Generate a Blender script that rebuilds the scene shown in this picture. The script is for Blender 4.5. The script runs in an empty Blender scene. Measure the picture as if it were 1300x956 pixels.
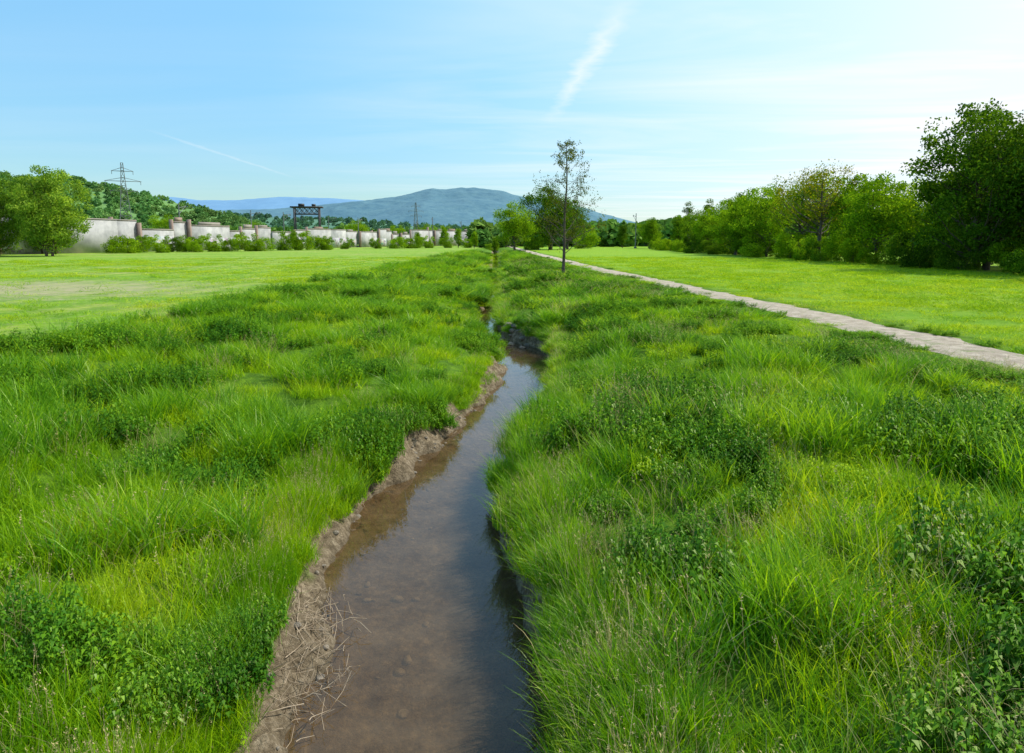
import bpy, math, random
import numpy as np
from mathutils import Vector, Euler

rng = np.random.default_rng(7)
random.seed(7)
scene = bpy.context.scene
COL = scene.collection

# ------------------------------------------------------------------ helpers
def hash2(ix, iy, s):
    n = (ix.astype(np.int64)*374761393 + iy.astype(np.int64)*668265263 + s*974711) & 0x7fffffff
    n = ((n ^ (n >> 13))*1274126177) & 0x7fffffff
    n = n ^ (n >> 16)
    return (n & 0xffff)/65535.0

def vnoise(x, y, s=0):
    x = np.asarray(x, float); y = np.asarray(y, float)
    ix = np.floor(x); iy = np.floor(y)
    fx = x-ix; fy = y-iy
    fx = fx*fx*(3-2*fx); fy = fy*fy*(3-2*fy)
    a = hash2(ix, iy, s); b = hash2(ix+1, iy, s); c = hash2(ix, iy+1, s); d = hash2(ix+1, iy+1, s)
    return (a*(1-fx)+b*fx)*(1-fy)+(c*(1-fx)+d*fx)*fy

def fbm(x, y, s=0, o=4):
    v = 0; a = .5; t = 0
    for i in range(o):
        v = v+a*vnoise(np.asarray(x)*2**i, np.asarray(y)*2**i, s+i*17); t += a; a *= .5
    return v/t

def quads_mesh(name, V, F, M=None, smooth=False):
    V = np.asarray(V, np.float32).reshape(-1, 3); F = np.asarray(F, np.int32).reshape(-1, 4)
    me = bpy.data.meshes.new(name)
    me.vertices.add(len(V)); me.vertices.foreach_set("co", V.ravel())
    me.loops.add(len(F)*4); me.loops.foreach_set("vertex_index", F.ravel())
    me.polygons.add(len(F)); me.polygons.foreach_set("loop_start", np.arange(0, len(F)*4, 4, dtype=np.int32))
    if M is not None:
        me.polygons.foreach_set("material_index", np.asarray(M, np.int32))
    if smooth:
        me.polygons.foreach_set("use_smooth", np.ones(len(F), bool))
    me.update(calc_edges=True); me.validate()
    return me

def add_obj(name, me, loc=(0, 0, 0), rz=0, sc=(1, 1, 1), link=True, color=None):
    o = bpy.data.objects.new(name, me)
    o.location = loc; o.rotation_euler = (0, 0, rz); o.scale = sc
    if color: o.color = color
    if link: COL.objects.link(o)
    return o

class Geo:
    def __init__(s): s.V = []; s.F = []; s.M = []; s.n = 0
    def add(s, V, F, m=0):
        V = np.asarray(V, float).reshape(-1, 3); F = np.asarray(F, int).reshape(-1, 4)
        s.V.append(V); s.F.append(F+s.n); s.M.append(np.full(len(F), m)); s.n += len(V)
    def tube(s, pts, rad, n=6, m=0):
        pts = np.asarray(pts, float); k = len(pts)
        V = []
        for i in range(k):
            d = pts[min(i+1, k-1)]-pts[max(i-1, 0)]
            d = d/(np.linalg.norm(d)+1e-9)
            a = np.cross(d, [0.13, 1, 0.07]) if abs(d[1]) < .9 else np.cross(d, [1, 0, 0.1])
            a /= np.linalg.norm(a); b = np.cross(d, a)
            for j in range(n):
                t = 2*math.pi*j/n
                V.append(pts[i]+rad[i]*(a*math.cos(t)+b*math.sin(t)))
        F = []
        for i in range(k-1):
            for j in range(n):
                F.append((i*n+j, i*n+(j+1) % n, (i+1)*n+(j+1) % n, (i+1)*n+j))
        s.add(V, F, m)
    def box(s, c, d, m=0, rz=0):
        x, y, z = np.array(d)/2
        P = np.array([(-x, -y, -z), (x, -y, -z), (x, y, -z), (-x, y, -z), (-x, -y, z), (x, -y, z), (x, y, z), (-x, y, z)])
        ca, sa = math.cos(rz), math.sin(rz)
        P = np.stack([P[:, 0]*ca-P[:, 1]*sa, P[:, 0]*sa+P[:, 1]*ca, P[:, 2]], 1)+np.array(c)
        s.add(P, [(0, 3, 2, 1), (4, 5, 6, 7), (0, 1, 5, 4), (1, 2, 6, 5), (2, 3, 7, 6), (3, 0, 4, 7)], m)
    def leaves(s, C, L, W, m=1, up=0.3, r=rng, outward=None):
        n = len(C)
        a = r.normal(size=(n, 3)); a /= np.linalg.norm(a, axis=1)[:, None]
        nrm = r.normal(size=(n, 3)); nrm[:, 2] += up*2
        if outward is not None: nrm += outward*1.0
        b = np.cross(a, nrm); b /= (np.linalg.norm(b, axis=1)[:, None]+1e-9)
        L = np.asarray(L).reshape(-1, 1)*np.ones((n, 1)); W = np.asarray(W).reshape(-1, 1)*np.ones((n, 1))
        V = np.stack([C-a*L/2, C+b*W/2-a*L*.08, C+a*L/2, C-b*W/2-a*L*.08], 1)
        F = np.arange(4*n).reshape(n, 4)
        s.add(V, F, m)
    def mesh(s, name, smooth=False):
        return quads_mesh(name, np.concatenate(s.V), np.concatenate(s.F), np.concatenate(s.M), smooth)

# ------------------------------------------------------------------ materials
def newmat(name):
    m = bpy.data.materials.new(name); m.use_nodes = True
    nt = m.node_tree; nt.nodes.clear()
    out = nt.nodes.new("ShaderNodeOutputMaterial")
    return m, nt, out

def N(nt, t, **kw):
    n = nt.nodes.new(t)
    for k, v in kw.items(): setattr(n, k, v)
    return n

def ramp(nt, fac, stops, interp='LINEAR'):
    r = N(nt, "ShaderNodeValToRGB"); r.color_ramp.interpolation = interp
    e = r.color_ramp.elements
    while len(e) < len(stops): e.new(.5)
    for i, (p, c) in enumerate(stops):
        e[i].position = p; e[i].color = (c[0], c[1], c[2], 1) if hasattr(c, '__len__') else (c, c, c, 1)
    nt.links.new(fac, r.inputs[0]); return r.outputs[0]

def noise(nt, vec, scale, detail=3, rough=.55, dist=0):
    n = N(nt, "ShaderNodeTexNoise"); n.inputs["Scale"].default_value = scale
    n.inputs["Detail"].default_value = detail; n.inputs["Roughness"].default_value = rough
    n.inputs["Distortion"].default_value = dist
    if vec is not None: nt.links.new(vec, n.inputs["Vector"])
    return n.outputs[0]

def mixc(nt, fac, a, b, mode='MIX'):
    m = N(nt, "ShaderNodeMix", data_type='RGBA', blend_type=mode)
    for sock, v in ((m.inputs[0], fac), (m.inputs[6], a), (m.inputs[7], b)):
        if hasattr(v, 'is_output'): nt.links.new(v, sock)
        elif hasattr(v, '__len__'): sock.default_value = (v[0], v[1], v[2], 1)
        else: sock.default_value = v
    return m.outputs[2]

def math_(nt, op, a, b=0, c=None, clamp=False):
    m = N(nt, "ShaderNodeMath", operation=op, use_clamp=clamp)
    for i, v in enumerate((a, b) if c is None else (a, b, c)):
        if hasattr(v, 'is_output'): nt.links.new(v, m.inputs[i])
        else: m.inputs[i].default_value = v
    return m.outputs[0]

def leaf_mat(name, c1, c2, c3, transl=.4, tcol=(1.3, 1.25, .5), patch=.35, gloss=0, objcol=False, island=True):
    m, nt, out = newmat(name)
    geo = N(nt, "ShaderNodeNewGeometry"); oi = N(nt, "ShaderNodeObjectInfo")
    n1 = noise(nt, geo.outputs["Position"], patch, 1)
    base = ramp(nt, n1, [(.32, c1), (.5, c2), (.68, c3)])
    rnd = geo.outputs["Random Per Island"] if island else oi.outputs["Random"]
    v = math_(nt, 'MULTIPLY_ADD', rnd, .9, .5)
    if not island: v = math_(nt, 'MULTIPLY_ADD', rnd, .3, .85)
    hsv = N(nt, "ShaderNodeHueSaturation")
    nt.links.new(base, hsv.inputs["Color"]); nt.links.new(v, hsv.inputs["Value"])
    h = math_(nt, 'MULTIPLY_ADD', rnd, -.045, .518); nt.links.new(h, hsv.inputs["Hue"])
    c = hsv.outputs[0]
    if objcol: c = mixc(nt, 1.0, c, oi.outputs["Color"], 'MULTIPLY')
    d = N(nt, "ShaderNodeBsdfDiffuse"); nt.links.new(c, d.inputs[0])
    t = N(nt, "ShaderNodeBsdfTranslucent"); nt.links.new(mixc(nt, 1.0, c, tcol, 'MULTIPLY'), t.inputs[0])
    mx = N(nt, "ShaderNodeMixShader"); mx.inputs[0].default_value = transl
    nt.links.new(d.outputs[0], mx.inputs[1]); nt.links.new(t.outputs[0], mx.inputs[2])
    last = mx
    if gloss > 0:
        g = N(nt, "ShaderNodeBsdfGlossy"); g.inputs["Roughness"].default_value = .42
        g.inputs[0].default_value = (.95, 1, .6, 1)
        mg = N(nt, "ShaderNodeMixShader"); mg.inputs[0].default_value = gloss
        nt.links.new(mx.outputs[0], mg.inputs[1]); nt.links.new(g.outputs[0], mg.inputs[2]); last = mg
    nt.links.new(last.outputs[0], out.inputs[0])
    return m

def simple_mat(name, c1, c2, scale=3, rough=.9, bump=0, bscale=20, metallic=0, bdist=.05):
    m, nt, out = newmat(name)
    geo = N(nt, "ShaderNodeNewGeometry")
    n1 = noise(nt, geo.outputs["Position"], scale, 5, .65)
    p = N(nt, "ShaderNodeBsdfPrincipled")
    nt.links.new(ramp(nt, n1, [(.3, c1), (.7, c2)]), p.inputs["Base Color"])
    p.inputs["Roughness"].default_value = rough; p.inputs["Metallic"].default_value = metallic
    if bump:
        b = N(nt, "ShaderNodeBump"); b.inputs["Strength"].default_value = bump
        b.inputs["Distance"].default_value = bdist
        nt.links.new(noise(nt, geo.outputs["Position"], bscale, 5), b.inputs["Height"]); nt.links.new(b.outputs[0], p.inputs["Normal"])
    nt.links.new(p.outputs[0], out.inputs[0]); return m

GT = (1.45, 1.2, .4)
M_bark = simple_mat("bark", (.05, .04, .03), (.14, .11, .085), 6, .95, .6, 30)
M_grassA = leaf_mat("grass_blades", (.13, .34, .006), (.225, .46, .008), (.36, .55, .016), .48, GT, .55, .015)
M_grassL = leaf_mat("grass_long", (.09, .29, .012), (.15, .39, .012), (.25, .47, .016), .48, GT, .5, .03)
M_nettle = leaf_mat("nettle_leaf", (.045, .165, .008), (.08, .24, .009), (.14, .32, .012), .36, GT, .7, .02)
M_broad = leaf_mat("broad_leaf", (.14, .33, .007), (.22, .43, .010), (.31, .50, .016), .42, GT, .7, .015)
M_straw = leaf_mat("straw", (.38, .36, .12), (.55, .48, .24), (.34, .44, .08), .3, (1.1, 1, .8), .7)
M_crop = leaf_mat("crop_blades", (.26, .44, .014), (.35, .52, .02), (.44, .57, .04), .42, (1.2, 1.1, .6), .15)
M_dead = simple_mat("dead_reed", (.22, .16, .10), (.46, .37, .26), 8, .9)
M_leaf = leaf_mat("tree_leaf", (.08, .165, .012), (.115, .235, .014), (.165, .30, .02), .42, (1.4, 1.3, .5), .45, 0, objcol=True)
M_forest = leaf_mat("forest_leaf", (.8, .8, .8), (1, 1, 1), (1.2, 1.2, 1.1), .25, (1.1, 1.1, .8), .012, 0, objcol=True, island=False)

# ------------------------------------------------------------------ terrain functions
EY = [-40, 3, 5.0, 5.75, 6.95, 8.47, 10, 12.1, 15.4, 18, 20.9, 22.6, 24, 29, 34, 40.8, 52, 68, 154, 300, 420]
EL = [-2.6, -1.8, -1.66, -1.62, -1.95, -1.88, -1.60, -1.12, -.42, -.30, -.40, -.8, -1.25, -1.50, -1.6, -1.5, -1.8, -2.2, -4.2, -8.5, -13]
ER = [0, .5, .38, .12, -.15, -.12, .06, .38, .88, 1.06, 1.03, .5, -.28, -.60, -.66, -.56, -.8, -1.15, -3.0, -7.2, -11.6]
yy = np.arange(-40, 421, .2)
k = np.hanning(7); k /= k.sum()
def sm(a):
    p = np.pad(np.interp(yy, EY, a), 3, mode='edge'); return np.convolve(p, k, 'valid')
LL = sm(EL)+(vnoise(yy/.7, yy*0, 3)-.5)*.30+(vnoise(yy/.23, yy*0, 5)-.5)*.14
RR = sm(ER)+(vnoise(yy/.8, yy*0, 9)-.5)*.36+(vnoise(yy/.25, yy*0, 6)-.5)*.12
def edges(y): return np.interp(y, yy, LL), np.interp(y, yy, RR)
def xpath(y): return np.interp(y, [-30, 5, 12, 21, 29, 40, 52, 80, 113, 200, 320], [9.9, 9.7, 9.3, 8.9, 8.2, 7.6, 6.6, 5.5, 4.1, 1.0, -4])
def dist(x, y):
    L, R = edges(y); return L-x, x-R
def height(x, y, full=True):
    x = np.asarray(x, float); y = np.asarray(y, float)
    L, R = edges(y); dl = L-x; dr = x-R; c = (L+R)/2; hw = (R-L)/2
    cl = (fbm(x/.9, y/.9, 31, 3)-.5)
    zl = np.interp(dl+cl*.35, [-.2, .0, .05, .18, .34, 1.3, 4, 8, 10], [-1.42, -1.30, -1.22, -1.14, -.92, -.66, -.3, 0., 0.])
    zr = np.interp(dr+cl*.2, [-.2, .0, .06, .3, 1.2, 3, 6], [-1.42, -1.3, -1.0, -.78, -.50, -.16, 0.0])
    bed = -1.42-.12*np.clip(1-(np.abs(x-c)/np.maximum(hw, .1))**2, 0, 1)+(fbm(x/.5, y/.8, 88, 3)-.5)*.10
    d = np.maximum(dl, dr)
    z = np.where(dl > -.15, zl, np.where(dr > -.15, zr, bed))
    fade = np.clip((400-y)/50, 0, 1); z = z*fade
    ph = np.clip((np.abs(x-xpath(y))-1.2)/2.5, 0, 1)*np.clip((d-.3)/1, 0, 1)*np.clip((60-np.abs(x))/30, 0, 1)*np.clip((80-y)/50, .2, 1)
    z = z+ph*((fbm(x/2.2, y/2.2, 11, 3)-.5)*.45+(fbm(x/.5, y/.5, 21, 2)-.5)*.14)*np.clip((x+11)/2, .15, 1)*np.where(x > xpath(y), .4, 1)
    mud = np.clip((d+.1)/.1, 0, 1)*np.clip((.7-d)/.2, 0, 1)
    z = z+mud*((fbm(x/.14, y/.14, 41, 3)-.5)*.18+(fbm(x/.4, y/.4, 43, 2)-.5)*.16)
    return z

# ------------------------------------------------------------------ ground
def geom(start, step, f, end):
    o = []; x = start
    while x < end:
        x += step; step *= f; o.append(x)
    return np.array(o)
xs = np.concatenate([-geom(3.6, .08, 1.06, 5200)[::-1], np.arange(-3.6, 2.6, .05), geom(2.6, .08, 1.06, 5200)])
ys = np.concatenate([np.arange(-30, 3, .6), np.arange(3, 16, .065), geom(16, .085, 1.03, 6500)])
X, Y = np.meshgrid(xs, ys)
Z = height(X, Y)
nx, ny = len(xs), len(ys)
ii = (np.arange(ny-1)[:, None]*nx+np.arange(nx-1)[None, :]).ravel()
F = np.stack([ii, ii+1, ii+nx+1, ii+nx], 1)
me = quads_mesh("ground", np.stack([X, Y, Z], -1).reshape(-1, 3), F, None, True)
dl, dr = dist(X, Y)
wob = (fbm(X/.5, Y/.5, 77, 3)-.5)
mud = np.where(dl > dr, np.clip((.44+wob*.6-dl)/.15, 0, 1), np.clip((.35+wob*.5-dr)/.15, 0, 1))
crop = np.clip((-10+wob*1.2-X)/.5, 0, 1)
mead = np.clip((X-xpath(Y)-1.1+wob)/.6, 0, 1)
att = me.attributes.new("zone", 'FLOAT_COLOR', 'POINT')
att.data.foreach_set("color", np.stack([mud, crop, mead, np.ones_like(mud)], -1).astype(np.float32).ravel())

m, nt, out = newmat("ground_soil_and_grass")
geo = N(nt, "ShaderNodeNewGeometry"); P = geo.outputs["Position"]
at = N(nt, "ShaderNodeAttribute", attribute_name="zone")
sep = N(nt, "ShaderNodeSeparateColor"); nt.links.new(at.outputs["Color"], sep.inputs[0])
bank = ramp(nt, noise(nt, P, 3.0, 5, .7), [(.3, (.05, .11, .01)), (.5, (.10, .21, .012)), (.7, (.18, .31, .02))])
mp = N(nt, "ShaderNodeMapping"); mp.inputs["Rotation"].default_value = (0, 0, math.radians(4)); nt.links.new(P, mp.inputs[0])
wv = N(nt, "ShaderNodeTexWave"); wv.inputs["Scale"].default_value = .16; wv.inputs["Distortion"].default_value = 1.2; wv.inputs["Detail"].default_value = 3
nt.links.new(mp.outputs[0], wv.inputs[0])
mp2 = N(nt, "ShaderNodeMapping"); mp2.inputs["Scale"].default_value = (.035, .11, 1); nt.links.new(P, mp2.inputs[0])
big = noise(nt, mp2.outputs[0], 1.6, 6, .65)
cropc = ramp(nt, big, [(.32, (.15, .34, .012)), (.45, (.26, .44, .018)), (.54, (.36, .47, .05)), (.66, (.50, .47, .18))])
cropc = mixc(nt, math_(nt, 'MULTIPLY', wv.outputs[1], .7), cropc, (.14, .33, .014))
fine = noise(nt, P, 5, 6, .75)
cropc = mixc(nt, ramp(nt, fine, [(.48, 0.), (.64, .75)]), cropc, (.42, .38, .18))
cropc = mixc(nt, ramp(nt, noise(nt, P, 1.3, 6, .75), [(.35, .7), (.6, 0.)]), cropc, (.09, .23, .012))
sx = N(nt, "ShaderNodeSeparateXYZ"); nt.links.new(P, sx.inputs[0])
ex = math_(nt, 'DIVIDE', math_(nt, 'ADD', sx.outputs[0], 25), 13.0); ey = math_(nt, 'DIVIDE', math_(nt, 'ADD', sx.outputs[1], -31), 8.0)
rr = math_(nt, 'ADD', math_(nt, 'MULTIPLY', ex, ex), math_(nt, 'MULTIPLY', ey, ey))
rr = math_(nt, 'ADD', rr, math_(nt, 'MULTIPLY', noise(nt, mp2.outputs[0], 14, 6, .85), 3.6))
patchm = math_(nt, 'MULTIPLY', ramp(nt, math_(nt, 'MULTIPLY', rr, .3), [(.50, 1.), (.86, 0.)]), ramp(nt, noise(nt, P, 2.5, 6, .8), [(.38, .35), (.55, 1.)]))
cropc = mixc(nt, patchm, cropc, (.46, .38, .26))
meadc = ramp(nt, noise(nt, P, 2.2, 6, .75), [(.3, (.12, .25, .012)), (.5, (.24, .39, .02)), (.7, (.40, .46, .07))])
meadc = mixc(nt, ramp(nt, noise(nt, mp2.outputs[0], 2.5, 5, .65), [(.4, 0.), (.62, .7)]), meadc, (.14, .32, .016))
mudc = ramp(nt, noise(nt, P, 9, 8, .75), [(.3, (.07, .052, .032)), (.5, (.21, .165, .105)), (.68, (.44, .36, .25))])
c = mixc(nt, sep.outputs[1], bank, cropc); c = mixc(nt, sep.outputs[2], c, meadc); c = mixc(nt, sep.outputs[0], c, mudc)
wet = ramp(nt, math_(nt, 'ADD', sx.outputs[2], 1.3), [(.0, .68), (.07, 1.)])
c = mixc(nt, 1.0, c, wet, 'MULTIPLY')
p = N(nt, "ShaderNodeBsdfPrincipled"); nt.links.new(c, p.inputs["Base Color"]); p.inputs["Roughness"].default_value = .9
p.inputs["Specular IOR Level"].default_value = .1
b = N(nt, "ShaderNodeBump"); b.inputs["Strength"].default_value = .9; b.inputs["Distance"].default_value = .08
nt.links.new(math_(nt, 'ADD', noise(nt, P, 22, 6, .7), noise(nt, P, 4, 4, .7)), b.inputs["Height"]); nt.links.new(b.outputs[0], p.inputs["Normal"])
nt.links.new(p.outputs[0], out.inputs[0])
me.materials.append(m)
add_obj("ground", me)

# ------------------------------------------------------------------ path
py = np.concatenate([np.arange(-25, 40, .25), np.arange(40, 320, 1.5)])
cols = np.linspace(-1, 1, 9)
PV = []
for j, cc in enumerate(cols):
    wdt = .76+(fbm(py/.8, py*0+cc, 55, 3)-.5)*.7*abs(cc)
    xx = xpath(py)+cc*wdt
    PV.append(np.stack([xx, py, np.full_like(py, .035)-.032*abs(cc)**3], -1))
PV = np.stack(PV, 1); n = len(py); ii = (np.arange(n-1)[:, None]*9+np.arange(8)[None, :]).ravel()
me = quads_mesh("gravel_path", PV.reshape(-1, 3), np.stack([ii, ii+1, ii+10, ii+9], 1), None, True)
m, nt, out = newmat("gravel")
geo = N(nt, "ShaderNodeNewGeometry"); P = geo.outputs["Position"]
gc = ramp(nt, noise(nt, P, 3, 6, .7), [(.3, (.30, .24, .17)), (.5, (.46, .38, .28)), (.7, (.66, .57, .44))])
gc = mixc(nt, ramp(nt, noise(nt, P, 1.7, 5, .8), [(.56, 0.), (.66, .8)]), gc, (.14, .24, .03))
gc = mixc(nt, ramp(nt, noise(nt, P, 30, 4, .8), [(.35, .5), (.5, 0.)]), gc, (.16, .13, .10))
p = N(nt, "ShaderNodeBsdfPrincipled"); nt.links.new(gc, p.inputs["Base Color"]); p.inputs["Roughness"].default_value = .95
b = N(nt, "ShaderNodeBump"); b.inputs["Strength"].default_value = .9; b.inputs["Distance"].default_value = .06
nt.links.new(noise(nt, P, 30, 5, .7), b.inputs["Height"]); nt.links.new(b.outputs[0], p.inputs["Normal"]); nt.links.new(p.outputs[0], out.inputs[0])
me.materials.append(m)
add_obj("gravel_path", me)

# ------------------------------------------------------------------ water
wy = np.concatenate([np.arange(-30, 30, .3), np.arange(30, 385, 1.5)])
L, R = edges(wy)
WV = np.stack([np.stack([L-.22, wy, np.full_like(wy, -1.3)], -1), np.stack([R+.22, wy, np.full_like(wy, -1.3)], -1)], 1)
n = len(wy); ii = np.arange(n-1)*2
me = quads_mesh("stream_water", WV.reshape(-1, 3), np.stack([ii, ii+1, ii+3, ii+2], 1))
m, nt, out = newmat("water")
geo = N(nt, "ShaderNodeNewGeometry"); P = geo.outputs["Position"]
b = N(nt, "ShaderNodeBump"); b.inputs["Strength"].default_value = .05; b.inputs["Distance"].default_value = .03
nt.links.new(noise(nt, P, 4, 3, .5, .5), b.inputs["Height"])
fr = N(nt, "ShaderNodeFresnel"); fr.inputs[0].default_value = 1.36; nt.links.new(b.outputs[0], fr.inputs[1])
gl = N(nt, "ShaderNodeBsdfGlossy"); gl.inputs["Roughness"].default_value = .015; nt.links.new(b.outputs[0], gl.inputs["Normal"])
tr = N(nt, "ShaderNodeBsdfTransparent"); tr.inputs[0].default_value = (.86, .72, .50, 1)
df = N(nt, "ShaderNodeBsdfDiffuse"); nt.links.new(ramp(nt, noise(nt, P, 2.2, 6, .7), [(.35, (.13, .088, .045)), (.65, (.26, .185, .105))]), df.inputs[0])
m1 = N(nt, "ShaderNodeMixShader"); m1.inputs[0].default_value = .28
nt.links.new(tr.outputs[0], m1.inputs[1]); nt.links.new(df.outputs[0], m1.inputs[2])
m2 = N(nt, "ShaderNodeMixShader"); nt.links.new(math_(nt, 'MULTIPLY_ADD', fr.outputs[0], 1.2, .0, True), m2.inputs[0])
nt.links.new(m1.outputs[0], m2.inputs[1]); nt.links.new(gl.outputs[0], m2.inputs[2]); nt.links.new(m2.outputs[0], out.inputs[0])
me.materials.append(m); add_obj("stream_water", me)

# ------------------------------------------------------------------ scatter by geometry nodes
def scatter(name, pts, rot, scl, idx, coll, color=None):
    me = bpy.data.meshes.new(name); me.vertices.add(len(pts))
    me.vertices.foreach_set("co", np.asarray(pts, np.float32).ravel())
    for nm, arr in (("rot", rot), ("scl", scl)):
        a = me.attributes.new(nm, 'FLOAT_VECTOR', 'POINT'); a.data.foreach_set("vector", np.asarray(arr, np.float32).ravel())
    a = me.attributes.new("idx", 'INT', 'POINT'); a.data.foreach_set("value", np.asarray(idx, np.int32))
    o = add_obj(name, me, color=color)
    ng = bpy.data.node_groups.new(name+"_scatter", "GeometryNodeTree")
    ng.interface.new_socket(name="Geometry", in_out='INPUT', socket_type='NodeSocketGeometry')
    ng.interface.new_socket(name="Geometry", in_out='OUTPUT', socket_type='NodeSocketGeometry')
    gi = ng.nodes.new("NodeGroupInput"); go = ng.nodes.new("NodeGroupOutput")
    ci = ng.nodes.new("GeometryNodeCollectionInfo"); ci.inputs["Collection"].default_value = coll
    ci.inputs["Separate Children"].default_value = True; ci.inputs["Reset Children"].default_value = True
    ip = ng.nodes.new("GeometryNodeInstanceOnPoints"); ip.inputs["Pick Instance"].default_value = True
    def na(nm, dt):
        q = ng.nodes.new("GeometryNodeInputNamedAttribute"); q.data_type = dt; q.inputs["Name"].default_value = nm
        return [s for s in q.outputs if s.enabled][0]
    ng.links.new(gi.outputs[0], ip.inputs["Points"]); ng.links.new(ci.outputs[0], ip.inputs["Instance"])
    ng.links.new(na("idx", 'INT'), ip.inputs["Instance Index"]); ng.links.new(na("scl", 'FLOAT_VECTOR'), ip.inputs["Scale"])
    e2r = ng.nodes.new("FunctionNodeEulerToRotation"); ng.links.new(na("rot", 'FLOAT_VECTOR'), e2r.inputs[0])
    ng.links.new(e2r.outputs[0], ip.inputs["Rotation"])
    ng.links.new(ip.outputs[0], go.inputs[0])
    md = o.modifiers.new("scatter", 'NODES'); md.node_group = ng
    return o

# ------------------------------------------------------------------ plant clumps
def blades(G, n, rad, h, w, lean, droop, r, m=0, segs=3, hv=.35):
    th = r.uniform(0, 2*np.pi, n); rr_ = rad*np.sqrt(r.uniform(0, 1, n))
    base = np.stack([rr_*np.cos(th), rr_*np.sin(th), np.zeros(n)-.04], 1)
    da = r.uniform(0, 6.28, n); dirs = np.stack([np.cos(da), np.sin(da), 0*da], 1)
    H = h*(1-hv+2*hv*r.uniform(0, 1, n)); ln = lean*np.abs(r.normal(.8, .6, n)); dp = droop*r.uniform(.3, 1.3, n)
    fa = r.uniform(0, np.pi, n); side = np.stack([np.cos(fa), np.sin(fa), 0*fa], 1)
    W = w*r.uniform(.6, 1.3, n)
    rows = []
    for s in range(segs+1):
        t = s/segs
        c = base+dirs*(H*(ln*t+dp*t*t*.8))[:, None]
        c[:, 2] += H*(t-dp*.45*t**3)
        ww = W*(1-t**1.6)*.5+.0004
        rows.append(np.stack([c-side*ww[:, None], c+side*ww[:, None]], 1))
    V = np.stack(rows, 1)
    F = []
    for s in range(segs): F.append([2*s, 2*s+1, 2*s+3, 2*s+2])
    F = np.array(F)[None]+(np.arange(n)*(segs+1)*2)[:, None, None]
    G.add(V, F, m)

def herb(G, n, h, leafL, leafW, rad, r, pairs=7):
    for i in range(n):
        a = r.uniform(0, 6.28); q = rad*math.sqrt(r.uniform()); b = np.array([q*math.cos(a), q*math.sin(a), -.02])
        H = h*r.uniform(.6, 1.15); ln = r.normal(0, .15, 2)
        top = b+np.array([ln[0]*H, ln[1]*H, H]); G.tube([b, (b+top)/2, top], [.003, .003, .002], 3, 0)
        for kx in range(pairs):
            t = .25+.75*kx/(pairs-1); p = b+(top-b)*t; a0 = kx*1.57+r.uniform(-.3, .3)
            s = (1.05-.6*t)*r.uniform(.8, 1.2)
            for sg in (0, math.pi):
                d = np.array([math.cos(a0+sg), math.sin(a0+sg), .25-.5*r.uniform()]); d /= np.linalg.norm(d)
                sd = np.array([-d[1], d[0], 0]); L_ = leafL*s; W_ = leafW*s
                up = np.array([0, 0, .012])
                G.add([p, p+d*L_*.45+sd*W_/2+up, p+d*L_-np.array([0, 0, .02]), p+d*L_*.45-sd*W_/2+up], [[0, 1, 2, 3]], 0)

def clump(coll, name, build, mats):
    G = Geo(); build(G); me = G.mesh(name)
    for q in mats: me.materials.append(q)
    o = add_obj(name, me, link=False); coll.objects.link(o); return o

R_ = np.random.default_rng
CG = bpy.data.collections.new("grass_clumps")
RAD = .34
def seeds(G, n, h0, h1, r, mat, msw=.008):
    C = []
    for i in range(n):
        a = r.uniform(0, 6.28); q = .05+.28*r.uniform(); t = np.array([q*math.cos(a), q*math.sin(a), 0]); H = r.uniform(h0, h1)
        tip = t+np.array([r.normal(0, .07), r.normal(0, .07), H]); G.tube([t, (t+tip)/2+r.normal(0, .01, 3), tip], [.0016, .0014, .001], 3, mat)
        for j in range(8): C.append(tip+np.array([r.normal(0, msw), r.normal(0, msw), -r.uniform(0, .09)]))
    G.leaves(np.array(C), .022, .007, mat, 0, r)
def fineA(G): blades(G, 190, RAD, .19, .007, .4, .5, R_(1)); blades(G, 70, RAD, .33, .0065, .25, .4, R_(31)); seeds(G, 3, .32, .45, R_(51), 1)
def fineB(G): blades(G, 170, RAD, .25, .008, .35, .6, R_(2)); blades(G, 30, RAD, .36, .008, .2, .3, R_(38)); herb(G, 10, .17, .06, .04, RAD, R_(32), 4)
def longC(G):
    for q in range(5):
        g2 = Geo(); rq = R_(40+q); blades(g2, 44, .13, .44, .011, .28, .5, rq, segs=4, hv=.4); a = rq.uniform(0, 6.28); o_ = np.array([math.cos(a), math.sin(a), 0])*RAD*.6*rq.uniform(.3, 1.1)
        G.add(np.concatenate(g2.V)+o_, np.concatenate(g2.F), 0)
    blades(G, 60, RAD, .22, .008, .4, .6, R_(33))
clump(CG, "a_fine", fineA, [M_grassA, M_straw])
clump(CG, "b_fine", fineB, [M_grassA])
clump(CG, "c_long", longC, [M_grassL])
def net(G): herb(G, 30, .36, .085, .048, RAD, R_(4), 7); blades(G, 50, RAD, .33, .008, .25, .4, R_(34))
clump(CG, "d_nettle", net, [M_nettle])
def bl(G):
    herb(G, 36, .17, .065, .045, RAD, R_(5), 4); blades(G, 90, RAD, .24, .008, .35, .4, R_(15))
clump(CG, "e_broad", bl, [M_broad])
def st(G):
    blades(G, 40, RAD, .42, .006, .3, .5, R_(6), m=0, segs=4, hv=.3)
    r = R_(66)
    blades(G, 120, RAD, .28, .009, .35, .6, r, m=1); seeds(G, 8, .4, .6, r, 0)
clump(CG, "f_straw", st, [M_straw, M_grassL])
clump(CG, "g_short", lambda G: blades(G, 150, .40, .10, .008, .5, .5, R_(7), segs=2), [M_crop])
clump(CG, "h_short", lambda G: blades(G, 150, .40, .12, .007, .6, .5, R_(8), segs=2), [M_grassA])

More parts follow.
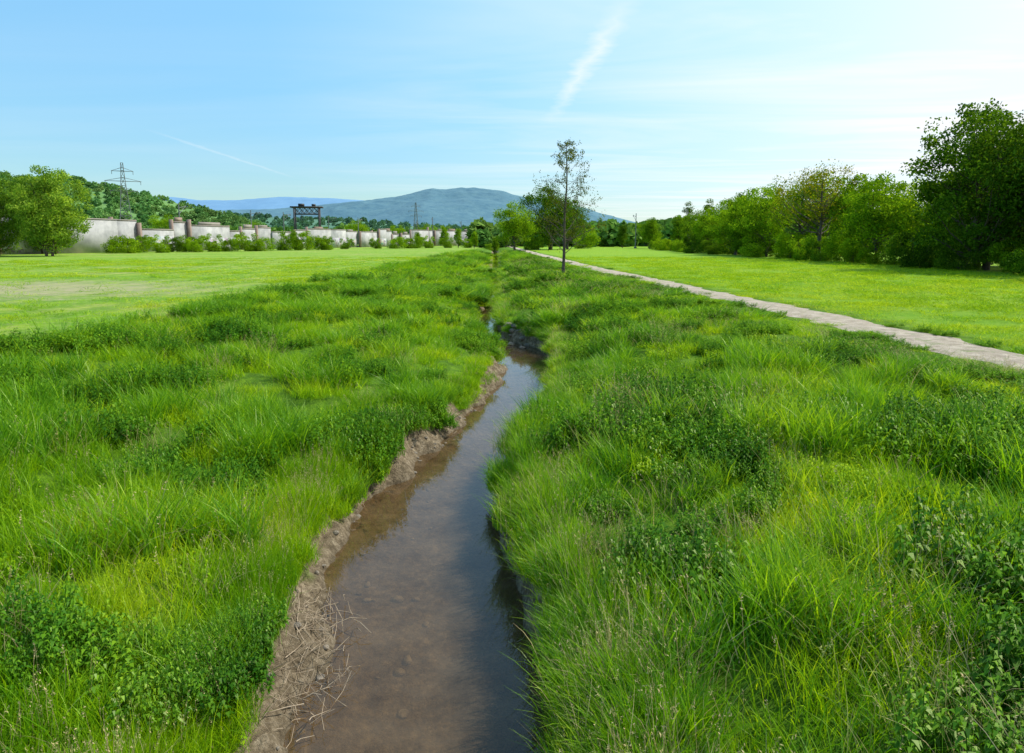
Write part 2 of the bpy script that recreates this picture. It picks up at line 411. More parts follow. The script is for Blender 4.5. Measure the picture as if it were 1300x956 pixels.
A_ = 200.; RM = 150.
tot = int(A_*1.86*(RM**.7-1.5**.7)/.7)
r_ = (rng.uniform(1.5**.7, RM**.7, tot))**(1/.7); th = rng.uniform(-.93, .93, tot)
x = r_*np.sin(th); y = r_*np.cos(th)
keep = rng.uniform(size=tot) < np.minimum(1, 17/(A_*r_**-1.3))
x, y, r_ = x[keep], y[keep], r_[keep]
ne = 2600
ye = np.exp(rng.uniform(math.log(2.5), math.log(70), ne)); Le, Re = edges(ye); sidee = rng.uniform(size=ne) < .5
xe = np.where(sidee, Le-rng.uniform(.2, .6, ne), Re+rng.uniform(.0, .5, ne))
x = np.concatenate([x, xe]); y = np.concatenate([y, ye]); r_ = np.concatenate([r_, np.hypot(xe, ye)])
dl, dr = dist(x, y); xp = xpath(y)
w1 = fbm(x/.5, y/.5, 77, 3)-.5
ok = np.where(dl > dr, dl > .36+w1*.65, dr > .12+w1*.35) & (np.abs(x-xp) > .80+w1*1.0) & (x > -110) & (x < 33)
x, y, r_, dl, dr, xp = x[ok], y[ok], r_[ok], dl[ok], dr[ok], xp[ok]
n = len(x); u = rng.uniform(size=n)
cropm = x < -10+(fbm(x/.5, y/.5, 77, 3)-.5)*1.5; meadm = x > xp+1.0
bankm = ~(cropm | meadm)
pn = fbm(x/1.6, y/1.6, 101, 4); pn2 = fbm(x/1.1, y/1.1, 202, 4); pn3 = fbm(x/2.4+9, y/2.4, 303, 3)
right = dr > dl; d_ = np.maximum(dl, dr)
idx = np.where(u < .5, 0, 1)
idx = np.where(pn > .54, np.where(u < .55, 2, 1), idx)
idx = np.where(pn2 > np.where(right, .495, .57), np.where(u < .7, 3, np.where(u < .85, 1, 2)), idx)
idx = np.where((pn3 > .54) & (idx < 2), np.where(u < .5, 4, idx), idx)
idx = np.where((u > .96), 5, idx)
idx = np.where(right & (pn3 < .45) & (u > .66), 5, idx)
near_edge = right & (dr < .5)
idx = np.where(near_edge, np.where(u < .45, 2, np.where(u < .75, 1, 5)), idx)
idx = np.where(cropm, np.where(u < .8, 6, 7), idx)
idx = np.where(meadm, np.where(u < .4, 7, 6), idx)
thin = ~(cropm & (fbm(x/3, y/3, 404, 4) > .50) & (u < .85)) & ~((cropm | meadm) & (r_ > 90)) & ~(cropm & (((x+25)/13)**2+((y-31)/8)**2+fbm(x/2, y/2, 6, 3)*2 < 2.4) & (u < .88))
s = rng.uniform(.7, 1.15, n)*np.where(bankm, .5+1.0*pn, 1.0)
pathf = np.where(bankm, np.clip((np.abs(x-xp)-.4)/3.5, .42, 1), 1)
farf = np.where(y > 11, np.clip(.55+d_/5, .55, .9), 1.0)
edgef = np.where(d_ < .35, .7, 1)
nearpath = np.abs(x-xp) < 1.3
sh = s*np.clip(r_/14, 1, 3.)*np.where((r_ < 60) & bankm & (d_ < .8), .75, 1); sv = s*pathf*farf*edgef*np.clip(r_/60, 1, 1.5)
sh = np.where(near_edge & (r_ > 14), sh*.7, sh); sh = np.where(nearpath, np.minimum(sh, .9), sh)
tilt = np.where(near_edge, -.2, 0)+rng.normal(0, .08, n); tx = rng.normal(0, .10, n)
rot = np.stack([tx, tilt, rng.uniform(0, 6.28, n)], 1)
pts = np.stack([x, y, height(x, y)], 1)
scatter("meadow_grass", pts[thin], rot[thin], np.stack([sh, sh, sv], 1)[thin], idx[thin], CG)
print("grass instances", thin.sum())

# ------------------------------------------------------------------ debris and stones on bank
G = Geo(); r = R_(12)
for i in range(190):
    cy = r.choice([5.0, 5.35, 5.7, 6.0, 4.6])+r.normal(0, .16); Lx, _ = edges(cy)
    cx = Lx-.05+r.normal(0, .15); z = float(height(cx, cy)); z = max(z, -1.3)+r.uniform(.01, .10)
    a = r.uniform(0, 6.28); l = r.uniform(.06, .34)/2; d = np.array([math.cos(a)*l, math.sin(a)*l, r.normal(0, .05)])
    c0 = np.array([cx, cy, z]); q = r.uniform(.0018, .005)
    G.tube([c0-d, c0+r.normal(0, .02, 3), c0+d], [q, q*.9, q*.5], 4)
for i in range(160):
    cy = r.uniform(3.5, 16); side = r.uniform() < .65; Lx, Rx = edges(cy)
    cx = (Lx-r.uniform(-.05, .3)) if side else Rx+r.uniform(-.1, .15); z = max(float(height(cx, cy)), -1.3)+.015
    a = r.uniform(0, 6.28); l = r.uniform(.05, .2)/2; d = np.array([math.cos(a)*l, math.sin(a)*l, r.normal(0, .03)])
    c0 = np.array([cx, cy, z]); q = r.uniform(.0018, .004); G.tube([c0-d, c0+r.normal(0, .015, 3), c0+d], [q, q*.9, q*.5], 4)
me = G.mesh("dead_reeds"); me.materials.append(M_dead); add_obj("dead_reeds", me)

M_stone = simple_mat("stone_wet", (.08, .065, .05), (.28, .24, .18), 10, .7, .7, 30)
def stones(name, lst, seed):
    G = Geo(); r = R_(seed)
    for (cx, cy, cz, s) in lst:
        nu, nv = 10, 7; V = []
        k1 = r.uniform(.6, 1.2, 3)
        for i in range(nv+1):
            ph = math.pi*i/nv
            for j in range(nu):
                t = 2*math.pi*j/nu; d = np.array([math.sin(ph)*math.cos(t), math.sin(ph)*math.sin(t), math.cos(ph)*.6])
                q = 1+.35*(float(vnoise(d[0]*2+cx*7+5, d[1]*2+d[2]*3+cy*5, seed))-.5)
                V.append(np.array([cx, cy, cz])+d*s*q*k1)
        F = [(i*nu+j, (i+1)*nu+j, (i+1)*nu+(j+1) % nu, i*nu+(j+1) % nu) for i in range(nv) for j in range(nu)]
        G.add(V, F)
    me = G.mesh(name); me.materials.append(M_stone); add_obj(name, me)
lst = []
for i in range(60):
    cy = r.uniform(22.0, 24.6); Lx, Rx = edges(cy); cx = Rx+r.normal(.25, .4); lst.append((cx, cy, max(float(height(cx, cy)), -1.3)+.02, r.uniform(.05, .16)))
for i in range(25):
    cy = r.uniform(27, 33); Lx, Rx = edges(cy); cx = Lx-r.uniform(-.05, .5); lst.append((cx, cy, max(float(height(cx, cy)), -1.3)+.02, r.uniform(.05, .15)))
for i in range(90):
    cy = r.uniform(4, 14); Lx, Rx = edges(cy); cx = Lx-r.uniform(-.1, .28); lst.append((cx, cy, max(float(height(cx, cy)), -1.32), r.uniform(.015, .05)))
for i in range(50):
    cy = r.uniform(4.5, 12); Lx, Rx = edges(cy); cx = r.uniform(Lx+.1, Rx-.1); lst.append((cx, cy, float(height(cx, cy))+.01, r.uniform(.02, .06)))
stones("stream_stones", lst, 3)

# ------------------------------------------------------------------ trees
def tree_mesh(name, h, cw, basef, seed, ncl, nlf, leafL, clr, trunk_r=.2, oval=1.0, gap=.0, leafW=.55, multi=1, top=1.0):
    r = R_(seed); G = Geo()
    cz = h*(1+basef)/2; az = h*(1-basef)/2*.93; ax = cw/2*.9
    bd = r.normal(size=(9, 3)); bd /= np.linalg.norm(bd, axis=1)[:, None]; ba = r.uniform(-.32, .30, 9)
    d = r.normal(size=(ncl, 3)); d /= np.linalg.norm(d, axis=1)[:, None]
    q = 1+np.sum(ba[None]*np.clip(d@bd.T, 0, 1)**3, 1)
    rad = np.clip(r.uniform(.05, 1, ncl)**(1/2.4)*q, 0, 1.12)
    C = d*rad[:, None]*np.array([ax, ax, az])
    tz = (C[:, 2]/az+1)/2
    sc = 1-(1-top)*tz; C[:, 0] *= sc; C[:, 1] *= sc
    C[:, 2] += cz
    forks = []
    for k_ in range(multi):
        a = r.uniform(0, 6.28); o = np.array([math.cos(a), math.sin(a), 0])*(0 if multi == 1 else .35)
        n_ = 7; P_ = []; Rr = []
        for i in range(n_):
            t = i/(n_-1); P_.append(o*(1+2.5*t)+np.array([r.normal(0, .035*h*t*.5), r.normal(0, .035*h*t*.5), -.15+t*h*.82])); Rr.append(trunk_r*(1-.85*t)*(1.35 if i == 0 else 1)/math.sqrt(multi))
        G.tube(P_, Rr, 8, 0); forks.append((np.array(P_), np.array(Rr)))
    for c in C[r.uniform(size=ncl) < .6]:
        P_, Rr = forks[r.integers(multi)]
        zt = np.clip(c[2]-math.hypot(c[0], c[1])*r.uniform(.5, .9), h*max(basef*.6, .06), h*.78)
        b0 = np.array([np.interp(zt, P_[:, 2], P_[:, i]) for i in range(3)])
        q0 = float(np.interp(zt, P_[:, 2], Rr))*.5
        mid = b0*.45+c*.55+np.array([0, 0, -.04*h])+r.normal(0, .1, 3)
        G.tube([b0, b0*.6+mid*.4+r.normal(0, .05, 3), mid, c], [q0, q0*.7, q0*.45, q0*.15], 5, 0)
    per = max(1, nlf//ncl); CC = []; OO = []
    for c in C:
        k_ = int(per*r.uniform(.5, 1.5)); s_ = clr*r.uniform(.6, 1.3)
        p_ = r.normal(size=(k_, 3)); p_ /= np.linalg.norm(p_, axis=1)[:, None]
        p_ = p_*(r.uniform(.2, 1, (k_, 1))**.6)*s_*np.array([1, 1, .7])
        CC.append(c+p_); OO.append(p_/s_)
    CC = np.concatenate(CC); OO = np.concatenate(OO)
    okz = CC[:, 2] > .05; CC = CC[okz]; OO = OO[okz]
    lf = leafL*r.uniform(.6, 1.3, len(CC))
    G.leaves(CC, lf, lf*leafW, 1, .3, r, OO)
    me = G.mesh(name); me.materials.append(M_bark); me.materials.append(M_leaf)
    return me

T_broad = tree_mesh("t_broad", 10, 9.5, .06, 21, 130, 16000, .27, 1.15, .24, multi=2)
T_broad2 = tree_mesh("t_broad2", 10, 8.5, .08, 22, 110, 14000, .27, 1.1, .22)
T_big = tree_mesh("t_big", 12.2, 12.0, .02, 23, 240, 36000, .25, 1.15, .3, multi=2)
T_willow = tree_mesh("t_willow", 12, 10, .0, 24, 180, 28000, .36, 1.15, .25, leafW=.36, multi=3)
T_thin = tree_mesh("t_thin", 11, 8.5, .2, 25, 120, 4200, .20, 1.0, .22, multi=1)
T_oval = tree_mesh("t_oval", 12, 6.5, .06, 26, 100, 11000, .30, 1.0, .2, top=.6)
T_spire = tree_mesh("t_spire", 13, 7.5, .05, 27, 90, 6500, .32, .95, .2, top=.5)
T_bush = tree_mesh("t_bush", 3.2, 4.2, -.25, 28, 50, 6500, .18, .62, .05, multi=3)
T_bush2 = tree_mesh("t_bush2", 2.6, 4.8, -.3, 29, 46, 6000, .17, .62, .05, multi=3)

def tr(name, me, px_x, yv, s=1, col=(1, 1, 1), sx=None, rz=None):
    o = add_obj(name, me, (px_x, yv, float(height(px_x, yv))), random.uniform(0, 6.28) if rz is None else rz,
                (s*(sx or 1), s*(sx or 1), s), color=(*col, 1)); return o

LG = (1.6, 1.5, 1.0); MG = (1.15, 1.15, .9); DG = (.62, .70, .75); YG = (1.85, 1.6, .8)
tr("willow_tree", T_willow, -64.5, 96, 1.03, (1.7, 1.5, 2.8)); tr("willow_tree", T_willow, -73.5, 98, 1.0, (.9, .95, 1.5))
tr("willow_tree", T_willow, -76, 112, 1.0, (1.2, 1.2, 1.8)); tr("willow_tree", T_broad, -83, 97, 1.2, DG)
tr("willow_tree", T_willow, -90, 88, 1.0, MG)
row = [(39, 45, T_big, 1.0, DG), (34.6, 50.5, T_big, 1.0, DG), (38, 38, T_big, .95, DG), (38, 31, T_broad, 1.1, MG),
       (42, 58, T_big, 1.0, DG), (37.5, 60, T_broad2, .85, YG), (34.8, 65, T_broad, .80, (1.3, 1.3, .8)), (37, 72, T_broad2, .95, MG),
       (33.4, 75, T_thin, 1.08, (1.5, .9, .9)), (38, 84, T_broad, 1.05, LG), (35, 84, T_thin, 1.05, (1.3, .95, .9)),
       (34, 93, T_broad, .95, LG), (36, 101, T_broad2, 1.0, MG), (33.5, 104, T_broad, .85, LG), (38, 114, T_oval, .9, MG),
       (34, 118, T_broad, .78, LG), (36, 132, T_broad2, .82, MG), (40, 128, T_broad, .97, DG), (46, 180, T_spire, .9, (.75, .75, .7)),
       (41, 170, T_oval, .75, MG), (54, 190, T_spire, 1.0, (.9, .8, .75)), (48, 150, T_oval, 1.0, LG), (35, 175, T_oval, .72, MG),
       (38, 190, T_broad, .8, MG), (32, 200, T_oval, .6, DG)]
for (a, b_, t_, s_, c_) in row: tr("deciduous_tree", t_, a, b_, s_, c_)
for i in range(46):
    yv = 30+i*2.9+random.uniform(-1, 1)
    tr("hedge_bush", random.choice([T_bush, T_bush2]), 33.0+random.uniform(-1.2, 3.0)-(1.0 if i % 3 == 0 else 0)+max(0, (yv-130))*.02, yv, random.uniform(.55, 1.05),
       random.choice([LG, MG, DG, DG, YG]))
tr("deciduous_tree", T_broad, .9, 148, 1.05, LG); tr("deciduous_tree", T_broad, 9.2, 160, 1.5, (.6, .72, .7), .95)
tr("deciduous_tree", T_broad2, 13.5, 168, 1.25, (.7, .82, .7)); tr("deciduous_tree", T_bush, 5.5, 158, 1.6, MG); tr("deciduous_tree", T_bush, 19.5, 185, 1.9, LG)
for (a, b_, s_) in [(-5, 205, 1.6), (-11, 200, 1.7), (-16, 205, 1.9), (-21, 215, 2.2), (-2, 220, 1.6), (-28, 205, 1.6)]:
    tr("deciduous_tree", T_oval, a, b_, s_*.27, random.choice([LG, MG]))
for (a, b_, s_, c_) in [(-66.5, 118, 1.35, LG), (-69.5, 121, 1.05, MG), (-62.5, 122, 1., LG), (-62, 132, 1., MG), (-58.5, 134, 1.1, LG), (-56, 137, 1.15, MG), (-53.5, 139, 1.2, LG),
                    (-51, 141, 1.25, LG), (-64, 130, .9, DG), (-49.5, 152, 1.4, MG), (-47, 154, 1.35, LG), (-44.5, 160, 1.45, LG), (-43, 158, 1., MG),
                    (-42, 175, .9, MG), (-30.5, 185, 1.4, LG), (-27.3, 190, 1.5, MG), (-24, 195, 1.1, LG), (-36, 182, .9, MG), (-19, 200, 1., MG), (-13, 205, .9, LG), (-6, 210, 1., LG), (-68, 126, 1., MG), (-59, 128, .85, LG)]:
    tr("round_bush", random.choice([T_bush, T_bush2]), a, b_, s_, c_)
for (a, b_, s_) in [(-54, 245, .95), (-43, 262, .8), (-62, 262, .8), (-80, 215, .8), (-35, 290, .9), (-90, 180, .9)]:
    tr("deciduous_tree", T_broad, a, b_, s_, LG)

def alder():
    r = R_(5); G = Geo(); tips = []
    H = 8.0
    tp = [np.array([.10*math.sin(i*1.1)*i/10+.02*i, .06*math.cos(i*.9)*i/10, -.2+i*H/10]) for i in range(11)]
    G.tube(tp, [.10*(1-.088*i)+.008 for i in range(11)], 8, 0)
    def br(p, d, l, q, lv):
        pts_ = [p]; rad = [q]; n_ = 5
        for i in range(n_):
            d = d+r.normal(0, .13, 3)+np.array([0, 0, .05]); d /= np.linalg.norm(d); p = p+d*l/n_
            pts_.append(p); rad.append(q*(1-(i+1)/n_*.75))
            if lv < 2 and i > 0:
                for _ in range(2 if lv == 0 else 1):
                    dd = d+r.normal(0, .6, 3); dd /= np.linalg.norm(dd); br(p, dd, l*r.uniform(.3, .5), rad[-1]*.6, lv+1)
            if lv >= 1: tips.append(p)
        G.tube(pts_, rad, 4, 0)
    for i in range(46):
        t = .2+.78*i/45; z = t*H-.2
        b0 = np.array([np.interp(z, [q[2] for q in tp], [q[j] for q in tp]) for j in range(3)])
        a = i*2.4+r.normal(0, .3); el = r.uniform(.1, .75)
        l = (2.3*(1-t)**.7+.4)*r.uniform(.7, 1.15)
        br(b0, np.array([math.cos(a)*math.cos(el), math.sin(a)*math.cos(el), math.sin(el)]), l, .026*(1.2-t), 0)
    tips = np.array(tips); sel = tips[r.uniform(size=len(tips)) < .22]
    C = np.repeat(sel, 3, 0)+r.normal(0, .06, (len(sel)*3, 3))
    G.leaves(C, .08, .055, 1, .2, r)
    me = G.mesh("young_alder_tree"); me.materials.append(M_bark); me.materials.append(M_leaf); return me
tr("young_alder_tree", alder(), 3.05, 41, 1.0, (.75, .55, .6), rz=.4)

# ------------------------------------------------------------------ distant tree masses
CF = bpy.data.collections.new("forest_crowns")
for k_ in range(3):
    r = R_(300+k_); G = Geo(); nn = 130
    d = r.normal(size=(nn, 3)); d /= np.linalg.norm(d, axis=1)[:, None]
    q = 1+.25*np.sin(d[:, 0]*5+k_)*np.cos(d[:, 1]*4+k_)
    C = d*(r.uniform(.5, 1, nn)**.4*q)[:, None]*np.array([.42, .42, .45]); C[:, 2] += .5
    G.leaves(C, .27, .21, 0, .3, r, d)
    G.tube([(0, 0, -.1), (0, 0, .5)], [.03, .02], 4, 0)
    me = G.mesh("crown%d" % k_); me.materials.append(M_forest)
    o = add_obj("crown%d" % k_, me, link=False); CF.objects.link(o)
def forest(name, P_, s, col, mat_name):
    n = len(P_); ss = s*rng.uniform(.6, 1.3, n)
    coll = bpy.data.collections.new(name+"_crowns")
    m2_ = M_forest.copy(); m2_.name = mat_name
    for nd in m2_.node_tree.nodes:
        if nd.type == 'VALTORGB':
            for e, f in zip(nd.color_ramp.elements, (.8, 1, 1.2)): e.color = (col[0]*f, col[1]*f, col[2]*f, 1)
    for o in CF.objects:
        me = o.data.copy(); me.materials.clear(); me.materials.append(m2_)
        coll.objects.link(add_obj(o.name+name, me, link=False))
    scatter(name, P_, np.stack([np.zeros(n), np.zeros(n), rng.uniform(0, 6.28, n)], 1), np.stack([ss*1.1, ss*1.1, ss], 1), rng.integers(0, 3, n), coll)

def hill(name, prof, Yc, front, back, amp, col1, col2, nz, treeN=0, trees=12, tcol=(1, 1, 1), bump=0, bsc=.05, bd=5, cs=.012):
    px_ = [a for a, b in prof]; pz = [b for a, b in prof]
    x_ = np.linspace(px_[0], px_[-1], 500); y_ = np.concatenate([np.linspace(Yc-front, Yc, 90), np.linspace(Yc, Yc+back, 14)[1:]])
    def hz(X_, Y_):
        h = np.interp(X_, px_, pz)
        t = np.where(Y_ < Yc, (Yc-Y_)/front, (Y_-Yc)/back); t = np.clip(t, 0, 1)
        f = (1-t*t*(3-2*t))
        f = np.clip(f*(1-.45*(t*(1-t)*4)*(fbm(X_/nz, Y_/nz, 9, 3)-.2)), 0, 1)
        return h*f+amp*(fbm(X_/(nz*.2), Y_/(nz*.2), 19, 4)-.5)*f-2*(1-f)-1
    X_, Y_ = np.meshgrid(x_, y_); Z_ = hz(X_, Y_)
    nx_ = len(x_); ii = (np.arange(len(y_)-1)[:, None]*nx_+np.arange(nx_-1)[None]).ravel()
    me = quads_mesh(name, np.stack([X_, Y_, Z_], -1).reshape(-1, 3), np.stack([ii, ii+1, ii+nx_+1, ii+nx_], 1), None, True)
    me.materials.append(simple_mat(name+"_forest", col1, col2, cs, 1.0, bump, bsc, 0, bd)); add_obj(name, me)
    if treeN:
        tx_ = rng.uniform(px_[0], px_[-1], treeN); ty_ = Yc-front*.95*rng.uniform(-.06, 1, treeN)
        q = (np.interp(tx_, px_, pz) > 8) & (np.abs(tx_/ty_) < .95)
        tx_, ty_ = tx_[q], ty_[q]
        forest(name+"_woods", np.stack([tx_, ty_, hz(tx_, ty_)-trees*.3], 1), trees, tcol, name+"_leaf")

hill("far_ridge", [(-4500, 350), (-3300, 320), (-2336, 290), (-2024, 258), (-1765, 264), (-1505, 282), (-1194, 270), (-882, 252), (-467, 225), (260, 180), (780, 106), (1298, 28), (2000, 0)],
     4500, 1200, 600, 20, (.12, .26, .42), (.15, .30, .46), 900)  # blue base colour has the aerial haze painted in
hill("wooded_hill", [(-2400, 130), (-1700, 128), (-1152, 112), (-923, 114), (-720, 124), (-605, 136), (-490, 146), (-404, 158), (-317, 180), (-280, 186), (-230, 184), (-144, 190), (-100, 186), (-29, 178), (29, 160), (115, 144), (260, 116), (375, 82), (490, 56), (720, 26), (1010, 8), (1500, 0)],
     2500, 800, 400, 12, (.055, .15, .21), (.10, .21, .25), 260, 0, 12, (.12, .25, .29), .55, .05, 6, .03)  # forest green shifted to blue: distance haze put into the base colour
hill("low_hills", [(-1500, 80), (-778, 70), (-657, 60), (-519, 52), (-346, 44), (-225, 34), (-17, 22), (190, 17), (346, 10), (606, 7), (1300, 3)],
     1500, 500, 300, 4, (.06, .16, .10), (.10, .22, .13), 160, 5000, 10, (.10, .22, .12), .7, .08, 4)
hill("green_hill", [(-1500, 95), (-882, 88), (-675, 84), (-576, 80), (-540, 74), (-509, 68), (-467, 58), (-426, 48), (-384, 36), (-332, 22), (-280, 6), (-208, 0)],
     900, 330, 200, 4, (.09, .21, .05), (.16, .30, .08), 110, 4500, 9, (.14, .29, .08), .8, .12, 3)

P_ = []
for i in range(700):
    xx = rng.uniform(-420, 420); yv = rng.uniform(330, 520); P_.append((xx, yv, -.3))
for i in range(160):
    xx = rng.uniform(-15, 60); yv = rng.uniform(230, 330); P_.append((xx, yv, -.3))
for i in range(400):
    xx = rng.uniform(50, 260); yv = rng.uniform(120, 330); P_.append((xx, yv, -.3))
forest("distant_trees", np.array(P_), 8, (.13, .26, .05), "distant_leaf")

# ------------------------------------------------------------------ wall
M_conc = simple_mat("wall_concrete", (.22, .23, .23), (.48, .48, .47), .35, .9, .3, 8)
M_brick = simple_mat("wall_brick", (.20, .14, .115), (.32, .235, .19), .9, .9, .3, 8)
M_brown = simple_mat("wall_coping", (.20, .18, .17), (.33, .29, .26), .6, .9)
m, nt, out = newmat("wall_graffiti")
geo = N(nt, "ShaderNodeNewGeometry")
vor = N(nt, "ShaderNodeTexVoronoi"); vor.inputs["Scale"].default_value = .8; nt.links.new(geo.outputs["Position"], vor.inputs[0])
nn_ = noise(nt, geo.outputs["Position"], .6, 3, .6, 1.5)
hs = N(nt, "ShaderNodeHueSaturation"); hs.inputs["Saturation"].default_value = .6; hs.inputs["Value"].default_value = .45; nt.links.new(vor.outputs["Color"], hs.inputs["Color"])
cc_ = mixc(nt, ramp(nt, nn_, [(.5, 0.), (.54, .8)]), (.40, .41, .41), hs.outputs[0])
p = N(nt, "ShaderNodeBsdfPrincipled"); nt.links.new(cc_, p.inputs["Base Color"]); p.inputs["Roughness"].default_value = .8; nt.links.new(p.outputs[0], out.inputs[0])
M_graf = m
wp = [(-84, 92), (-72.7, 126), (-45, 231), (-6, 320)]
G = Geo(); r = R_(44)
for (a, b_) in zip(wp[:-1], wp[1:]):
    a = np.array(a, float); b_ = np.array(b_, float); Ls = np.linalg.norm(b_-a); d = (b_-a)/Ls; ang = math.atan2(d[1], d[0]); nrm = np.array([d[1], -d[0]])
    pos = 0
    while pos < Ls:
        l = min(r.choice([4.5, 6, 9, 13]), Ls-pos+.5); c = a+d*(pos+l/2); hh = r.choice([4.4, 5.0, 5.4, 6.0])
        off = nrm*r.choice([0, -.5, .4]); c = c+off
        G.box((c[0], c[1], hh/2-.2), (l-.12, .4, hh), 0, ang)
        G.box((c[0], c[1], hh-.2+.11), (l-.12, .55, .22), 2, ang)
        if r.uniform() < .6:
            cf = c+nrm*.25; G.box((cf[0], cf[1], 1.5), (l-.5, .06, r.uniform(2.2, 3.2)), 3, ang)
        if r.uniform() < .5:
            up = r.uniform(.4, 1.0); G.box((c[0], c[1], hh+up/2+.02), (l*r.uniform(.3, .6), .36, up), 1 if r.uniform() < .4 else 2, ang)
        if r.uniform() < .75:
            pc = a+d*pos+off+nrm*.15; pw = r.uniform(.3, .5); ph_ = hh+r.choice([.2, .6, 1.3])
            G.box((pc[0], pc[1], ph_/2-.2), (pw, .75, ph_), 1, ang)
        pos += l
me = G.mesh("concrete_barrier_wall")
for q in (M_conc, M_brick, M_brown, M_graf): me.materials.append(q)
add_obj("concrete_barrier_wall", me)

# ------------------------------------------------------------------ gantry, pylons, masts
M_blk = simple_mat("black_steel", (.012, .012, .014), (.03, .03, .03), 1, .6)
M_steel = simple_mat("galvanised_steel", (.12, .13, .14), (.2, .21, .22), 1, .5, metallic=.3)
G = Geo(); W_ = 7.4
for sx_ in (-W_/2, W_/2):
    for sy_ in (-1.5, 1.5): G.box((sx_, sy_, 6), (.35, .35, 12.2))
    G.box((sx_, 0, 9.2), (.3, 2.6, .3)); G.box((sx_, 0, 12.3), (.4, 3.4, .4))
for sy_ in (-1.5, 1.5):
    G.box((0, sy_, 12.31), (W_+2.2, .36, .45)); G.box((0, sy_, 10.2), (W_-.4, .3, .3))
    for i in range(5):
        x0 = -W_/2+i*W_/5; G.tube([(x0, sy_, 10.3), (x0+W_/5, sy_, 12.1)], [.08, .08], 4); G.tube([(x0+W_/5, sy_, 10.3), (x0, sy_, 12.1)], [.08, .08], 4)
G.box((-1.6, 0, 12.95), (1.6, 2.2, .8)); G.box((2.1, 0, 12.9), (1.0, 2.0, .7)); G.box((-1.6, 0, 9.0), (.15, .15, 2.6))
me = G.mesh("steel_gantry_crane"); me.materials.append(M_blk); add_obj("steel_gantry_crane", me, (-63.5, 215, 0), .15)

def pylon(name, loc, H, rz):
    G = Geo(); lv = 11
    def wd(t): return (.085*(1-t)**1.3+.012)*H
    for i in range(lv):
        t0, t1 = i/lv, (i+1)/lv; a, b_ = wd(t0), wd(t1); z0, z1 = t0*H, t1*H
        cr = [(-1, -1), (1, -1), (1, 1), (-1, 1)]
        for j in range(4):
            p, q = cr[j], cr[(j+1) % 4]
            G.tube([(p[0]*a, p[1]*a, z0), (p[0]*b_, p[1]*b_, z1)], [.13, .13], 4)
            G.tube([(p[0]*a, p[1]*a, z0), (q[0]*b_, q[1]*b_, z1)], [.06, .06], 4); G.tube([(q[0]*a, q[1]*a, z0), (p[0]*b_, p[1]*b_, z1)], [.06, .06], 4)
            G.tube([(p[0]*b_, p[1]*b_, z1), (q[0]*b_, q[1]*b_, z1)], [.06, .06], 4)
    for f, wl in ((.66, .15), (.78, .2), (.90, .12)):
        z = f*H; s_ = wl*H
        for sg in (-1, 1):
            for yy_ in (-.4, .4): G.tube([(0, yy_, z), (sg*s_, 0, z)], [.12, .09], 4)
            G.tube([(0, 0, z+.045*H), (sg*s_, 0, z)], [.1, .08], 4)
            G.tube([(sg*s_*.95, 0, z), (sg*s_*.95, 0, z-.04*H)], [.1, .1], 4)
    me = G.mesh(name); me.materials.append(M_steel); return add_obj(name, me, loc, rz)
pylon("electricity_pylon", (-167, 300, 0), 35, .5)
pylon("electricity_pylon", (-97, 700, 0), 40, .3)

G = Geo(); G.tube([(0, 0, 0), (0, 0, 9.5)], [.16, .10], 8); G.tube([(0, 0, 8.6), (2.2, 0, 9.0)], [.06, .05], 6); G.tube([(0, 0, 7.4), (2.2, 0, 9.0)], [.05, .04], 6); G.box((2.2, 0, 8.9), (.15, .15, .5)); G.box((0, 0, .2), (.6, .6, .4))
mast = G.mesh("mast"); mast.materials.append(M_steel)
for (a, b_, s_) in [(-71, 148, 1.05), (-64, 170, 1.0), (-60, 182, 1.0), (-53, 200, .95), (-50, 225, 1.0), (-36, 262, 1.0), (-30, 262, 1.15), (-22, 300, 1.1), (34, 190, 1.0)]:
    add_obj("catenary_mast", mast, (a, b_, 0), random.uniform(0, 6), (s_, s_, s_))

# ------------------------------------------------------------------ sky, sun, camera
az = math.radians(68); el = math.radians(50)
w = bpy.data.worlds.new("World"); scene.world = w; w.use_nodes = True
nt = w.node_tree; nt.nodes.clear()
out = nt.nodes.new("ShaderNodeOutputWorld"); bg = nt.nodes.new("ShaderNodeBackground"); bg.inputs[1].default_value = .13
sky = nt.nodes.new("ShaderNodeTexSky"); sky.sky_type = 'NISHITA'; sky.sun_disc = False
sky.sun_elevation = el; sky.sun_rotation = az; sky.air_density = 1.0; sky.dust_density = .2; sky.ozone_density = 1.2
tc = nt.nodes.new("ShaderNodeTexCoord"); sx = nt.nodes.new("ShaderNodeSeparateXYZ"); nt.links.new(tc.outputs["Generated"], sx.inputs[0])
zz = math_(nt, 'MAXIMUM', sx.outputs[2], .03)
px_ = math_(nt, 'DIVIDE', sx.outputs[0], zz); py_ = math_(nt, 'DIVIDE', sx.outputs[1], zz)
cb = nt.nodes.new("ShaderNodeCombineXYZ"); nt.links.new(px_, cb.inputs[0]); nt.links.new(py_, cb.inputs[1])
mp = nt.nodes.new("ShaderNodeMapping"); mp.inputs["Rotation"].default_value = (0, 0, math.radians(50)); mp.inputs["Scale"].default_value = (.35, .8, 1); nt.links.new(cb.outputs[0], mp.inputs[0])
ci = noise(nt, mp.outputs[0], .7, 5, .55, .8)
cirr = ramp(nt, ci, [(.42, 0.), (.72, 1.)])
side = math_(nt, 'MULTIPLY_ADD', sx.outputs[0], 1.15, .36, True)
veil = math_(nt, 'MULTIPLY', side, side)
cl = math_(nt, 'ADD', math_(nt, 'MULTIPLY', cirr, math_(nt, 'MULTIPLY_ADD', side, .7, .07)), math_(nt, 'MULTIPLY', veil, .85), clamp=True)
nz_ = noise(nt, cb.outputs[0], 3, 3, .7)
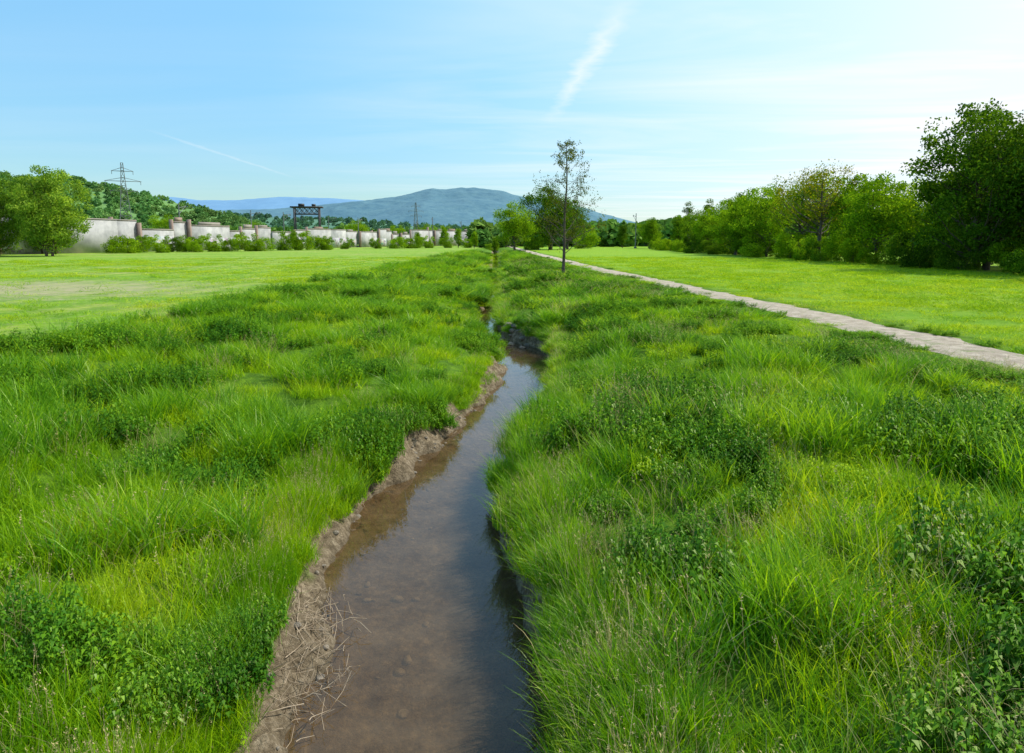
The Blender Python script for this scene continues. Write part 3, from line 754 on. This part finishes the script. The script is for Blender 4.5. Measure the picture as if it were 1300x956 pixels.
def trail(x0, y0, slope, wdt, ya, yb, amt):
    ln = math_(nt, 'MULTIPLY_ADD', py_, slope, x0-slope*y0)
    dd = math_(nt, 'ABSOLUTE', math_(nt, 'SUBTRACT', px_, math_(nt, 'ADD', ln, math_(nt, 'MULTIPLY', nz_, wdt*2.5))))
    f = math_(nt, 'SUBTRACT', 1.0, math_(nt, 'DIVIDE', dd, wdt), clamp=True)
    g1 = math_(nt, 'MULTIPLY', math_(nt, 'SUBTRACT', py_, ya), 1.2, clamp=True); g2 = math_(nt, 'MULTIPLY', math_(nt, 'SUBTRACT', yb, py_), .6, clamp=True)
    return math_(nt, 'MULTIPLY', math_(nt, 'MULTIPLY', f, amt), math_(nt, 'MULTIPLY', g1, g2))
cl = math_(nt, 'ADD', cl, trail(.34, 3.77, -.055, .09, 2.9, 6.2, .38), clamp=True)
cl = math_(nt, 'ADD', cl, trail(-3.42, 6.8, -.04, .06, 6.4, 11.5, .2), clamp=True)
tint = ramp(nt, sx.outputs[2], [(0.0, (.66, .80, .88)), (.12, (.85, 1.14, 1.22)), (.45, (1.35, 2.15, 2.1))])
skyc = mixc(nt, 1.0, sky.outputs[0], tint, 'MULTIPLY')
c = mixc(nt, cl, skyc, (7.8, 8.1, 8.3))
nt.links.new(c, bg.inputs[0]); nt.links.new(bg.outputs[0], out.inputs[0])
try: w.cycles.sampling_method = 'NONE'
except Exception as e: print(e)

sun = bpy.data.lights.new("sun", 'SUN'); sun.energy = 5.0; sun.angle = math.radians(.5); sun.color = (1, .96, .87)
so = bpy.data.objects.new("sun", sun); COL.objects.link(so)
sd = Vector((math.sin(az)*math.cos(el), math.cos(az)*math.cos(el), math.sin(el)))
so.rotation_euler = (-sd).to_track_quat('-Z', 'Y').to_euler(); so.location = (60, 30, 80)

cam = bpy.data.cameras.new("camera"); cam.lens = 24; cam.sensor_width = 36; cam.clip_end = 12000; cam.clip_start = .1; cam.shift_y = -.0346
co = bpy.data.objects.new("camera", cam); COL.objects.link(co)
co.location = (0, 0, 2.2); co.rotation_euler = (math.radians(90-8.4), 0, 0)
scene.camera = co
scene.view_settings.view_transform = 'Standard'; scene.view_settings.look = 'None'; scene.view_settings.exposure = 0
